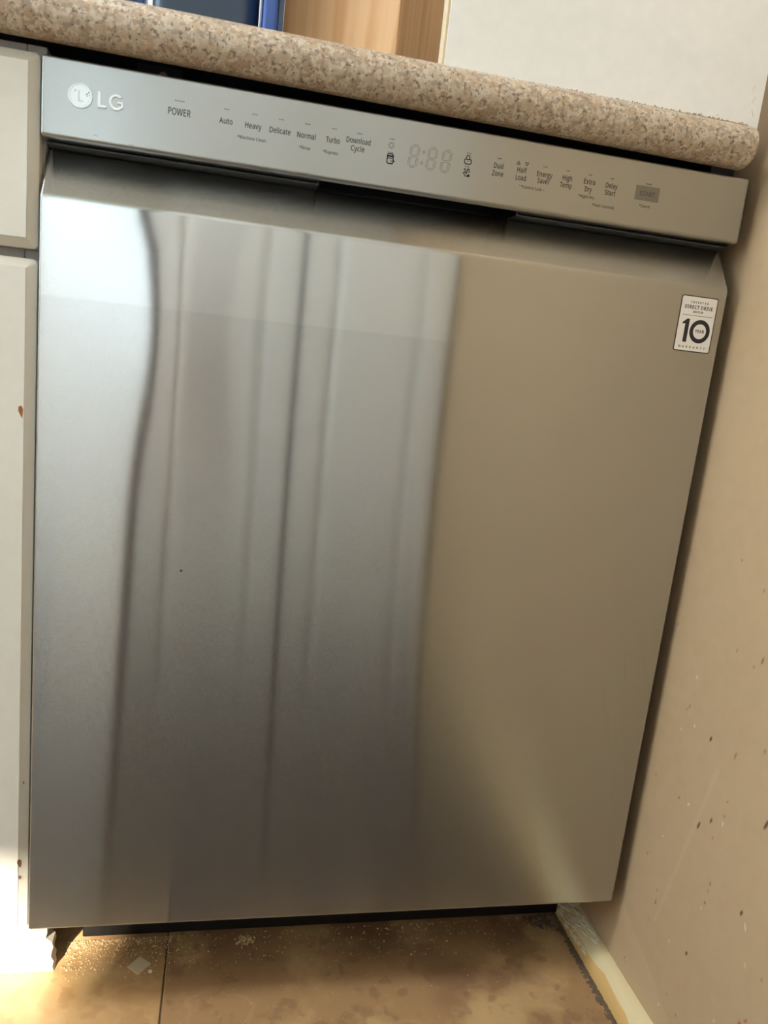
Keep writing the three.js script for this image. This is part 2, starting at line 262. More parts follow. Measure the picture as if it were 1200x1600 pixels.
// the shoe moulding along the right wall: bare wood below, cream paint with a wandering edge above
{
  const r = seeded(8), n = 60, za = -0.108, zb = 0.92, low = [], top = [];
  const q = (a) => [XR - 0.0225 * Math.cos(a), FLOOR + 0.024 * Math.sin(a)];
  const strip = (from, to, lift) => {
    const P = [], I = [], K = 7;
    for (let i = 0; i <= n; i++) { const z = za + (zb - za) * i / n; for (let k = 0; k < K; k++) { const [x, y] = q(from(z) + (to(z) - from(z)) * k / (K - 1)); P.push(x - lift, y + lift, z); } }
    for (let i = 0; i < n; i++) for (let k = 0; k < K - 1; k++) { const a = i * K + k; I.push(a, a + K, a + 1, a + 1, a + K, a + K + 1); }
    const g = new THREE.BufferGeometry(); g.setAttribute('position', new THREE.Float32BufferAttribute(P, 3)); g.setIndex(I); g.computeVertexNormals(); g.setAttribute('uv', new THREE.Float32BufferAttribute(new Float32Array(P.length / 3 * 2), 2)); return g;
  };
  const edge = (z) => 0.62 + 0.22 * Math.sin(z * 33 + 1) * Math.sin(z * 11 + 0.4) + 0.06 * Math.sin(z * 120);
  const trim = struct('trim_1', strip(() => 0, () => Math.PI / 2, 0), M.shoe);
  part(trim, 'paint_edge', strip(edge, () => Math.PI / 2, 0.0006), M.shoeTop, 'cream paint along the top of the wooden moulding');
}

// ------------------------------------------------------------------ the dishwasher
const dish = thing('dishwasher', 'built-in stainless steel dishwasher with front controls, pocket handle and a warranty sticker', 'dishwasher');
const TOP = 0.7535, W = 0.604;
const TEXT = [['POWER', 100.4, 728.9, 17.4], ['Auto', 136.3, 728.4, 10.4], ['Heavy', 157.3, 727.9, 13.1], ['*Machine Clean', 156.8, 718.6, 22.7], ['Delicate', 178.6, 727.8, 17.3], ['Normal', 199.8, 727.5, 15.5], ['*Rinse', 199.2, 718.2, 9.3], ['Turbo', 221.6, 727.5, 11.6], ['*Express', 220.4, 718.0, 12.6], ['Download', 242.4, 730.2, 20.8], ['Cycle', 242.2, 724.3, 11.7], ['Dual', 363.9, 729.1, 9.2], ['Zone', 363.8, 723.0, 10.4], ['Half', 384.8, 728.9, 8.8], ['Load', 384.9, 722.8, 10.0], ['*Control Lock', 395.5, 716.0, 19.5], ['Energy', 405.9, 728.4, 14.6], ['Saver', 405.8, 722.9, 11.3], ['High', 427.2, 728.5, 9.6], ['Temp', 426.8, 722.7, 11.3], ['Extra', 448.2, 728.5, 11.4], ['Dry', 447.8, 722.5, 7.0], ['*Night Dry', 447.1, 716.2, 15.3], ['*Hold 3 seconds', 464.1, 710.7, 21.5], ['Delay', 469.2, 728.3, 11.8], ['Start', 468.9, 722.4, 10.5], ['*Cancel', 503.7, 716.3, 10.8]];
const printMap = canvasTexture(2048, 192, (c, w, h) => {
  const k = w / 604, X = (x) => x * k, Y = (y) => (753.6 - y) * k;
  c.fillStyle = '#fff'; c.fillRect(0, 0, w, h);
  const ink = '#101014', faint = '#9a9892';
  const text = (s, x, y, wide, cap, color = ink, weight = '') => {
    c.save(); c.font = `${weight} ${cap * k / 0.73}px sans-serif`; c.textAlign = 'center'; c.textBaseline = 'alphabetic'; c.fillStyle = color;
    c.translate(X(x), Y(y - cap / 2)); c.scale(wide * k / c.measureText(s).width, 1); c.fillText(s, 0, 0); c.restore();
  };
  for (const [s, x, y, wide] of TEXT) { const small = s[0] === '*'; text(s, x, y, wide, small ? 2.5 : s === 'POWER' ? 4.9 : 4.1, small ? '#26262a' : ink); }
  const dot = (x, y, r = 0.38, col = '#444448') => { c.fillStyle = col; c.beginPath(); c.arc(X(x), Y(y), r * k, 0, 7); c.fill(); };
  const dots = (x, y, n, step = 1.5) => { for (let i = 0; i < n; i++) dot(x + (i - (n - 1) / 2) * step, y); };
  dots(100.5, 736.9, 5, 1.5);
  for (const [x, y] of [[136.3, 736.8], [158.2, 736.5], [179.2, 736.2], [200.2, 736.1], [221.9, 736.0], [242.7, 735.6], [270, 735.8], [269.7, 725.4], [336.7, 735], [336.3, 724.3], [405.8, 734.5]]) dots(x, y, 3, 1.45);
  const line = (pts, col = ink, lw = 0.45, close = false, fill = false) => { c.strokeStyle = col; c.fillStyle = col; c.lineWidth = lw * k; c.lineJoin = 'round'; c.beginPath(); pts.forEach(([x, y], i) => (i ? c.lineTo(X(x), Y(y)) : c.moveTo(X(x), Y(y)))); if (close) c.closePath(); fill ? c.fill() : c.stroke(); };
  for (const [x, y, l] of [[364, 734.9, 1.8], [427, 734.5, 1.6], [448, 734.2, 1.6], [469, 734.1, 1.6], [504.4, 734.8, 3]]) line([[x - l, y], [x + l, y]], '#77756f', 0.5);
  line([[379.7, 733], [382.7, 733], [381.2, 735.4]], '#66655f', 0.5, true); line([[387.3, 735.2], [390.3, 735.2], [388.8, 732.8]], '#66655f', 0.5, true);
  line([[384, 716.6], [385, 716.6]], faint, 0.5); line([[406.4, 715.6], [407.4, 715.6]], faint, 0.5);
  for (let i = 0; i < 8; i++) { const a = i * Math.PI / 4; line([[269.8 + 1.3 * Math.cos(a), 730.9 + 1.3 * Math.sin(a)], [269.8 + 2.7 * Math.cos(a), 730.9 + 2.7 * Math.sin(a)]], '#77777a', 0.5); }
  // rinse bottle
  line([[267.4, 723.2], [268.2, 724.4], [271.6, 724.4], [272.4, 723.2], [272.4, 717.6], [271.7, 716.9], [268.1, 716.9], [267.4, 717.6]], ink, 0.7, true); line([[267.4, 722.6], [272.4, 722.6]], ink, 1.1); line([[267.6, 721], [272.2, 721]], ink, 0.5); line([[272.2, 720.6], [274.2, 718.6], [272.2, 718.6]], ink, 0.9, true, true); line([[270.8, 719.6], [270.8, 718]], ink, 0.5);
  // padlock
  line([[334.9, 730], [335, 732.3], [335.8, 733.3], [336.9, 733.3], [337.7, 732.3], [337.8, 730]], ink, 0.6); line([[333.6, 730], [339.2, 730], [339.4, 727.6], [338.4, 726.4], [334.4, 726.4], [333.4, 727.6]], ink, 0.6, true); dot(336.4, 728.4, 0.4, '#888');
  // small hand-and-water sign
  line([[339.2, 716.8], [335.6, 716.8], [333.6, 719.2], [334.9, 720.2], [336.4, 718.8], [337.0, 722.6], [338.2, 722.4], [338.8, 719.6]], ink, 0.6); dot(334.4, 722.2, 0.6, ink); dot(335.4, 721.2, 0.45, ink); line([[337.2, 717.6], [339.2, 717.6]], ink, 1.1);
  // seven-segment read-out 8:88, outlined
  const seg = (cx, cy) => {
    const w2 = 3.2, h2 = 4.1, s = 0.05, at = (x, y) => [cx + x + y * s * 2, cy + y];
    const bar = (x0, y0, x1, y1) => { const dx = x1 - x0, dy = y1 - y0, l = Math.hypot(dx, dy), ux = dx / l, uy = dy / l, t = 0.75, g = 0.85; const p = (a, b) => at(x0 + ux * a - uy * b, y0 + uy * a + ux * b); line([p(g, 0), p(g + t, t), p(l - g - t, t), p(l - g, 0), p(l - g - t, -t), p(g + t, -t)], '#8b8a86', 0.28, true); };
    bar(-w2, 2 * h2, w2, 2 * h2); bar(-w2, 0, w2, 0); bar(-w2, -2 * h2, w2, -2 * h2);
    for (const x of [-w2, w2]) { bar(x, 0, x, 2 * h2); bar(x, -2 * h2, x, 0); }
  };
  seg(289.6, 725.6); seg(305.0, 725.7); seg(317.4, 725.6);
  for (const [x, y] of [[297.7, 729.8], [296.7, 721.3]]) line([[x - 0.7, y - 0.9], [x + 0.6, y - 0.9], [x + 0.9, y + 0.9], [x - 0.5, y + 0.9]], '#8b8a86', 0.3, true);
  // worn scratches near the logo and the lower edge
  c.globalAlpha = 0.5; line([[38, 702.4], [39.6, 702.9], [41.5, 702.2]], '#777', 0.35); line([[64, 699.6], [66, 699.8], [68, 699.5]], '#888', 0.4); line([[80, 699.3], [88, 698.9]], '#999', 0.4); c.globalAlpha = 1;
}, 0, TOP - 192 / 2048 * 0.604 + 0.0001, 0.604, 192 / 2048 * 0.604);
const fascia = fasciaSteel(printMap);
const PX0 = 0.2125, PX1 = 0.389, PZ = -0.048;
const outer = path([[PZ, TOP, 0], [0, TOP, 0.0022], [0, 0.697, 0.0032], [-0.012, 0.6958, 0.001], [PZ, 0.6945, 0]]);
const hollow = path([[PZ, TOP, 0], [0, TOP, 0.0022], [0, 0.697, 0.0032], [-0.0055, 0.6964, 0.0006], [-0.0075, 0.7, 0.0006], [-0.0075, 0.745, 0.0006], [PZ, 0.745, 0]]);
const panel = part(dish, 'control_panel', merge([sweep(outer, 0, PX0, 0.002, 0), sweep(hollow, PX0, PX1), sweep(outer, PX1, W, 0, 0.003)]), fascia, 'brushed steel control panel with printed programme names');
part(dish, 'pocket_handle', merge([box(PX0, PX1, 0.6985, 0.745, PZ - 0.004, PZ), box(PX0, PX0 + 0.0015, 0.6934, 0.745, PZ, -0.0076), box(PX1 - 0.0015, PX1, 0.6934, 0.745, PZ, -0.0076), box(PX0, PX1, 0.7435, 0.745, PZ, -0.0076), box(PX0, PX1, 0.699, 0.745, -0.0085, -0.0076)]), M.pocket, 'black pocket handle cut into the underside of the control panel');
{
  // badge: round disc with a rim, a dot and a bent stroke, and the letters beside it
  const bm = new THREE.MeshPhysicalMaterial({ color: new THREE.Color(0xeef8ff), metalness: 0.3, roughness: 0.3 }), bd = std(0xd4dcdd, 0.4, { metalness: 0.3 });
  const disc = new THREE.LatheGeometry([[0, 0.0009], [0.0070, 0.0009], [0.0071, 0.0006], [0.0076, 0.0006], [0.0077, 0.0012], [0.0086, 0.0012], [0.0089, 0.0008], [0.0089, 0]].map(([x, y]) => new THREE.Vector2(x, y)), 48).rotateX(Math.PI / 2).translate(0.028, 0.7287, 0);
  const badge = part(panel, 'round_badge', toCreasedNormals(disc, 0.5), bm, 'round silvery maker badge with a worn face');
  const mark = (pts) => prism(pts.map(([x, y]) => [0.028 + x, 0.7287 + y]), 0.0008, 0.00115);
  const scratch = std(0x4c4a48, 0.8);
  const sub = merge([mark([[-0.0014, 0.0035], [-0.0006, 0.0035], [-0.0006, -0.0034], [0.0022, -0.0034], [0.0022, -0.0042], [-0.0014, -0.0042]]), new THREE.CylinderGeometry(0.0008, 0.0008, 0.0004, 16).rotateX(Math.PI / 2).translate(0.0243, 0.7319, 0.00095)]);
  part(panel, 'badge_emblem', sub, bd);
  part(panel, 'badge_scratch', merge([mark([[0.0040, 0.0012], [0.0049, 0.0022], [0.0054, 0.0021], [0.0046, 0.0010]]), mark([[0.0056, 0.0033], [0.0061, 0.0036], [0.0064, 0.0026], [0.0060, 0.0022]]), mark([[0.0060, 0.0010], [0.0068, 0.0013], [0.0066, 0.0007]]), mark([[0.0044, 0.0002], [0.0054, 0.0007], [0.0052, 0.0001]])]), scratch, 'dark scratches on the round badge');
  part(panel, 'badge_letter', prism([[0.0405, 0.7226], [0.0472, 0.7226], [0.0472, 0.7246], [0.0428, 0.7246], [0.0428, 0.7340], [0.0405, 0.7340]], 0, 0.0013, 0.0003), bm, 'raised letter L');
  const G = new THREE.Shape(), gx = 0.0541, gy = 0.7282, R = 0.0059, r = 0.0038;
  const pt = (rad, a) => [gx + rad * 0.92 * Math.cos(a), gy + rad * Math.sin(a)];
  const gp = []; for (let i = 0; i <= 24; i++) gp.push(pt(R, 0.72 + (5.6 - 0.72) * i / 24)); gp.push([gx + R * 0.92 * 0.94, gy - 0.0036], [gx + R * 0.92 * 0.94, gy + 0.0008], [gx + 0.0006, gy + 0.0008], [gx + 0.0006, gy - 0.0011], [gx + 0.0034, gy - 0.0011], [gx + 0.0034, gy - 0.0026]);
  for (let i = 24; i >= 0; i--) gp.push(pt(r, 0.78 + (5.4 - 0.78) * i / 24));
  part(panel, 'badge_letter', prism(gp, 0, 0.0013, 0.0003), bm, 'raised letter G');
  const startMap = canvasTexture(256, 144, (c, w, h) => { c.fillStyle = '#7d7b73'; c.fillRect(0, 0, w, h); c.fillStyle = '#45443f'; c.font = '500 62px sans-serif'; c.textAlign = 'center'; c.textBaseline = 'middle'; c.translate(w / 2, h / 2); c.scale(168 / c.measureText('START').width, 1); c.fillText('START', 0, 4); }, 0.4928, 0.7206, 0.0231, 0.0122);
  part(panel, 'start_button', prism(roundRect(0.4928, 0.5159, 0.7206, 0.7328, 0.0004), -0.001, 0.0003, 0.0001), std(0xffffff, 0.4, { map: startMap, metalness: 0.5 }), 'grey start button');
}
// the door: flat brushed skin that bends back under the control panel
const skinMap = paint(1024, (u, v) => {                                   // u, v over 0.7 m; a filmed zone starts above y = 0.5795 and ends at x = 0.345
  const x = u * 0.7, y = v * 0.7, film = y > 0.5795 && y < 0.652 && x < 0.345 ? 1 : 0.92, sp = Math.hypot(x - 0.1213, y - 0.3579) < 0.001 ? 0.15 : 1, s = 255 * film * sp * (0.985 + 0.03 * fbm(u, v, 6, 4, 2));
  return [Math.min(255, s), Math.min(255, s), Math.min(255, s)];
}, { srgb: false, repeat: [1 / 0.7, 1 / 0.7] });
const skin = doorSteel(skinMap);
const wave = (x, y) => {                                                  // the thin skin is not quite flat near its upper left corner
  const A = 0.0007, d = A * Math.exp(-(((x - 0.11) / 0.035) ** 2) - (((y - 0.56) / 0.09) ** 2));
  return y < 0.652 ? [d, -2 * (x - 0.11) / 0.001225 * d, -2 * (y - 0.56) / 0.0081 * d] : [0, 0, 0];
};
const front = [[-0.050, 0.6925, 0], [-0.0255, 0.6925, 0.0015], [0, 0.6545, 0.007]];
for (let k = 1; k < 40; k++) front.push([0, 0.64 - 0.0155 * k, 0]);
const face = path([...front, [0, 0, 0.0018], [-0.04, 0, 0]]);
const door = part(dish, 'door_panel', sweep(face, 0.0004, 0.6026, 0.0014, 0.0014, wave, 48), skin, 'tall brushed steel door reflecting the white cupboards opposite');
const stickerMap = canvasTexture(512, 684, (c, w, h) => {
  c.fillStyle = '#2b2622'; c.fillRect(0, 0, w, h); c.fillStyle = '#efe9e0'; c.beginPath(); c.roundRect(12, 12, w - 24, h - 24, 20); c.fill();
  c.textAlign = 'center'; c.textBaseline = 'alphabetic'; const ink = '#23232c'; c.fillStyle = ink;
  const put = (s, y, size, wide, weight, x = w / 2, space = 0) => { c.save(); c.font = `${weight} ${size}px sans-serif`; c.translate(x, y); if (space) { const n = s.length; [...s].forEach((ch, i) => c.fillText(ch, (i - (n - 1) / 2) * wide / (n - 1), 0)); } else { c.scale(wide / c.measureText(s).width, 1); c.fillText(s, 0, 0); } c.restore(); };
  put('INVERTER', 92, 38, 230, 'bold', w / 2, 1); put('DIRECT DRIVE', 160, 62, 400, 'bold'); put('MOTOR', 206, 36, 145, 'bold');
  c.fillRect(44, 236, w - 88, 5);
  c.beginPath(); c.moveTo(70, 330); c.lineTo(128, 282); c.lineTo(162, 282); c.lineTo(162, 568); c.lineTo(108, 568); c.lineTo(108, 344); c.lineTo(70, 352); c.fill();
  c.lineWidth = 52; c.strokeStyle = ink; c.beginPath(); c.ellipse(325, 425, 116, 118, 0, 0, 7); c.stroke();
  put('YEAR', 442, 56, 130, 'bold', 325); put('WARRANTY', 640, 40, 350, 'bold', w / 2, 1);
}, 0.5562, 0.5956, 0.0382, 0.0508);
part(door, 'warranty_sticker', prism(roundRect(0.5562, 0.5944, 0.5956, 0.6464, 0.0022), -0.0003, 0.0003), std(0xffffff, 0.4, { map: stickerMap }), 'white ten year warranty sticker with a dark rim');
for (const [a, b] of [[0.003, PX0], [PX1, W - 0.003]]) part(dish, 'underside_trim', box(a, b, 0.6932, 0.6944, PZ, -0.008, 0.0004), M.under, 'dark underside of the control panel');
part(dish, 'bottom_hem', box(0.002, 0.601, -0.0008, 0.0004, -0.012, -0.0012, 0.0003), M.steelEdge);
part(dish, 'tub', merge([box(0.006, 0.598, -0.02, 0.745, -0.57, -0.052), box(0.006, 0.598, 0.745, 0.751, -0.57, -0.075), box(0.002, 0.616, 0.745, 0.7705, -0.11, -0.09), box(0.598, 0.616, 0.0, 0.7705, -0.11, -0.06)]), M.tub, 'dark tub behind the door with added plates that darken the gap');  // last two boxes are plates added to keep the gap dark
const kick = part(dish, 'toe_kick', box(0.034, 0.597, FLOOR + 0.002, -0.002, -0.125, -0.101, 0.002), M.black, 'black toe kick panel set back under the door');
{ const br = part(dish, 'mounting_bracket', merge([box(0.062, 0.098, 0.7540, 0.7552, -0.05, -0.012), box(0.062, 0.098, 0.7540, 0.7735, -0.0515, -0.05)]), M.bracket, 'metal mounting bracket under the countertop'); part(br, 'screw', new THREE.CylinderGeometry(0.0035, 0.0035, 0.002, 20).rotateX(Math.PI / 2).translate(0.083, 0.7660, -0.0492), M.steelEdge); }

// ------------------------------------------------------------------ the base cabinet on the left
const cab = thing('base_cabinet', 'cream base cabinet with a drawer over a door, left of the steel dishwasher', 'cabinet');
part(cab, 'side_panel', box(-0.0145, -0.0006, -0.02, 0.764, -0.58, -0.0205, 0.0006), M.frame);
part(cab, 'side_panel', box(-0.62, -0.605, -0.02, 0.764, -0.58, -0.0205), M.frame);
part(cab, 'top_rail', box(-0.605, -0.0150, 0.725, 0.764, -0.04, -0.0208, 0.0006), M.frame);
part(cab, 'middle_rail', box(-0.605, -0.0150, 0.595, 0.63, -0.04, -0.0208, 0.0006), M.frame);
part(cab, 'back_panel', box(-0.605, -0.0145, -0.02, 0.725, -0.58, -0.57), M.frame);
function bevelled(x0, x1, y0, y1) {                                       // a slab whose border slopes back 6 mm, with a fine step at the flat
  const b = 0.0075, d = 0.0045, core = [], R = 0.004;
  const ring = (o, z) => { const s = [], q = [[x1, y1, 0], [x0, y1, 1], [x0, y0, 2], [x1, y0, 3]]; for (const [cx, cy, k] of q) { const rr = Math.max(R - o, 0.0004), ax = cx + (k === 0 || k === 3 ? -1 : 1) * (o + rr), ay = cy + (k < 2 ? -1 : 1) * (o + rr); for (let t = 0; t <= 6; t++) { const a = (k + t / 6) * Math.PI / 2; s.push([ax + rr * Math.cos(a), ay + rr * Math.sin(a), z]); } } return s; };
  const rings = [ring(0, -0.018), ring(0, -d - 0.0008), ring(0.0008, -d), ring(b - 0.0003, -0.0010), ring(b, -0.0010), ring(b, -0.0001), ring(b + 0.0003, 0)];
  const skinOf = (from, to) => { const P = [], I = []; const n = rings[0].length; for (let i = from; i <= to; i++) for (const p of rings[i]) P.push(...p); for (let i = 0; i < to - from; i++) for (let j = 0; j < n; j++) { const a = i * n + j, c = i * n + (j + 1) % n; I.push(a, c, a + n, c, c + n, a + n); } const g = new THREE.BufferGeometry(); g.setAttribute('position', new THREE.Float32BufferAttribute(P, 3)); g.setIndex(I); g.computeVertexNormals(); return metres(toCreasedNormals(g.toNonIndexed(), 0.35)); };
  const lid = new THREE.ShapeGeometry(new THREE.Shape(rings[6].map(([x, y]) => new THREE.Vector2(x, y))));
  return [merge([metres(lid), skinOf(4, 6)]), skinOf(0, 4)];
}
for (const [name, x0, x1, y0, y1] of [['drawer_front', -0.6, -0.0016, 0.6135, 0.7545], ['cabinet_door', -0.6, -0.0016, -0.004, 0.606]]) {
  const [flat, rim] = bevelled(x0, x1, y0, y1), p = part(cab, name, flat, M.cream); part(p, 'bevelled_edge', rim, M.creamEdge);
  if (name === 'cabinet_door') {
    const chip = (x, y, s, m) => part(p, 'chipped_spot', prism([[x - s * 0.5, y + s * 1.2], [x + s * 0.1, y + s * 1.4], [x + s * 0.45, y + s * 0.6], [x + s * 0.35, y - s * 0.6], [x + s * 0.3, y - s * 1.6], [x - s * 0.2, y - s * 0.7], [x - s * 0.6, y + s * 0.2]], -0.001, 0.0002), m);
    chip(-0.0112, 0.486, 0.0034, M.chip); chip(-0.0082, 0.071, 0.0026, M.chipDark); chip(-0.0076, 0.056, 0.0012, M.chipDark); chip(-0.0052, 0.153, 0.0008, M.chipDark);
  }
}
{
  const r = seeded(3), pts = [[-0.6, FLOOR], [-0.6, -0.0206]], n = 14; pts.push([0.004, -0.0206]);
  for (let i = 0; i <= n; i++) pts.push([0.004 + 0.004 * r() + (i > n * 0.5 ? 0.006 : 0), -0.0206 + (FLOOR + 0.0206) * i / n]);
  thing('plinth', 'broken white plinth board on the floor under the left cabinet', 'plinth', null, prism(pts.reverse(), -0.075, -0.058, 0.0008), std(0xe9e2d2, 0.8));
}

// ------------------------------------------------------------------ the countertop
const counter = thing('countertop', 'speckled granite-look laminate countertop with a rounded front edge above the dishwasher', 'countertop');
{
  const prof = path([[-0.6, 0.018, 0], [0.0195, 0.018, 0.0172], [0.0195, -0.0175, 0.0172], [-0.004, -0.0175, 0.002], [-0.004, -0.004, 0.001], [-0.6, -0.004, 0]]);
  counter.position.set(0.3, 0.7785, 0); counter.rotation.z = -0.006;
  part(counter, 'slab', sweep(prof, -1.25, 0.292, 0, 0.0012, null, 8, true), M.granite);
  part(counter, 'underside', box(-1.24, 0.288, -0.0062, -0.0042, -0.59, -0.0055), M.tub, 'dark underside');
}

// ------------------------------------------------------------------ on the countertop
const board = thing('end_panel', 'tall white laminate panel standing on the right end of the countertop', 'panel');
board.position.set(0.0048, -0.0002 + 0.002, 0); board.rotation.z = -0.006;
part(board, 'face_sheet', box(0.2968, 0.5912, 0.7957, 1.62, -0.011, 0.0, 0.0005), M.board);
part(board, 'edge_band', box(0.2945, 0.2967, 0.7957, 1.62, -0.011, -0.0003, 0.0004), M.ply, 'bare plywood edge of the white panel');
for (const [x, y, l, a] of [[0.5835, 0.809, 0.006, 0.5], [0.5815, 0.820, 0.006, -0.35], [0.5795, 0.829, 0.004, -0.5], [0.549, 0.802, 0.003, -0.9]]) part(board, 'scratch', new THREE.BoxGeometry(0.0006, l, 0.0003).rotateZ(a).translate(x, y, 0.0001), std(0xd6d0bf, 0.9));
{
  const r = seeded(12), bits = [];
  for (let i = 0; i < 260; i++) { const x = 0.30 + 0.29 * Math.pow(r(), 0.6), l = 0.0006 + 0.003 * r() * r() * r(); const g = new THREE.BoxGeometry(l, 0.0005 + 0.0006 * r(), 0.0006).rotateZ((r() - 0.5) * 2.4).translate(x, 0.7961 + 0.0022 * r() * r(), 0.0008 + 0.0016 * r()); bits.push(g); }
  bits.push(new THREE.BoxGeometry(0.292, 0.0012, 0.0022).translate(0.444, 0.7961, 0.0011));
  const s = thing('grime', 'line of brown dust and lint along the foot of the white panel', 'dust', null, merge(bits), M.caulk); s.userData.kind = 'stuff';
}
{
  const blk = thing('knife_block', 'pale wooden block with upright grain behind the countertop edge', 'wood block');
  blk.position.set(0.2755, 0.7977, -0.052); blk.rotation.y = -0.42;
  part(blk, 'front_board', box(-0.106, -0.0004, 0, 0.24, -0.018, 0, 0.0012), M.wood); part(blk, 'side_board', box(-0.018, 0, 0, 0.24, -0.19, -0.0184, 0.0012), M.wood);
  part(blk, 'core', box(-0.105, -0.0185, 0, 0.235, -0.19, -0.0184, 0.001), std(0x8d6a48, 0.6));
}
{
  const can = thing('canister', 'dark navy glossy plastic canister left of the blue tray', 'canister');
  can.position.set(0.113, 0.7976, -0.105);
  part(can, 'body', new RoundedBoxGeometry(0.088, 0.24, 0.08, 4, 0.014).translate(0, 0.12, 0), M.navy); const lid = part(can, 'lid', new RoundedBoxGeometry(0.094, 0.02, 0.086, 3, 0.008).translate(0, 0.25, 0), M.slateBlue); part(lid, 'knob', new THREE.SphereGeometry(0.012, 20, 14).translate(0, 0.268, 0), M.slateBlue);
  const tray = thing('tray', 'blue plastic tray standing on edge beside the wooden block', 'tray');
  tray.position.set(0.1685, 0.7978, -0.045);
  part(tray, 'rim', box(-0.0085, 0.0035, 0, 0.28, -0.2, 0, 0.003), M.blue, 'bright blue rim'); part(tray, 'base', box(0.0036, 0.0085, 0.004, 0.276, -0.196, -0.004, 0.001), M.slateBlue);
  const jug = thing('jug', 'translucent grey plastic jug at the left behind the countertop edge', 'jug');
  jug.position.set(0.029, 0.7976, -0.115);
  part(jug, 'body', toCreasedNormals(new THREE.LatheGeometry([[0, 0.002], [0.026, 0.002], [0.031, 0.006], [0.034, 0.12], [0.034, 0.2], [0.0325, 0.2], [0.0325, 0.12], [0.029, 0.008], [0, 0.005]].map(([x, y]) => new THREE.Vector2(x, y)), 40), 0.6), M.clear);
  part(jug, 'handle', new THREE.TubeGeometry(new THREE.CatmullRomCurve3([[-0.032, 0.17, 0], [-0.058, 0.165, 0], [-0.062, 0.1, 0], [-0.035, 0.06, 0]].map((p) => new THREE.Vector3(...p))), 24, 0.005, 10), M.clear);
}

// ------------------------------------------------------------------ the cupboards opposite, seen in the steel
{
  const z = 0.93, back = 1.5, top = 2.1, c = thing('pantry_cupboard', 'white tall cupboard with two raised-panel doors, mirrored in the steel door', 'cupboard');
  part(c, 'carcass', merge([box(-0.034, 0.616, FLOOR + 0.09, top, z + 0.024, back), box(-0.034, 0.616, FLOOR, FLOOR + 0.09, z + 0.07, back)]), M.gap);
  part(c, 'side_panel', box(-0.036, -0.0342, FLOOR, top, z + 0.03, back), M.whitePaint);
  const leaf = (x0, x1) => {
    const y0 = FLOOR + 0.1, y1 = top, s = 0.056, g = [];
    const d = part(c, 'door', merge([box(x0, x0 + s, y0, y1, z, z + 0.02, 0.002), box(x1 - s, x1, y0, y1, z, z + 0.02, 0.002), box(x0 + s, x1 - s, y0, y0 + s, z, z + 0.02, 0.002), box(x0 + s, x1 - s, y1 - s, y1, z, z + 0.02, 0.002), box(x0 + s - 0.002, x1 - s + 0.002, y0 + s - 0.002, y1 - s + 0.002, z + 0.015, z + 0.0195)]), M.whitePaint);
    const a = x0 + s + 0.004, b = x1 - s - 0.004, p0 = y0 + s + 0.004, p1 = y1 - s - 0.004;
    const raised = new THREE.ExtrudeGeometry(new THREE.Shape([[a + 0.017, p0 + 0.017], [b - 0.017, p0 + 0.017], [b - 0.017, p1 - 0.017], [a + 0.017, p1 - 0.017]].map(([x, y]) => new THREE.Vector2(x, y))), { depth: 0.002, bevelEnabled: true, bevelThickness: 0.014, bevelSize: 0.016, bevelSegments: 1 });
    part(d, 'raised_panel', metres(raised.translate(0, 0, z + 0.0145)), M.whitePaint);
  };
  leaf(-0.012, 0.2855); leaf(0.2970, 0.605);
}

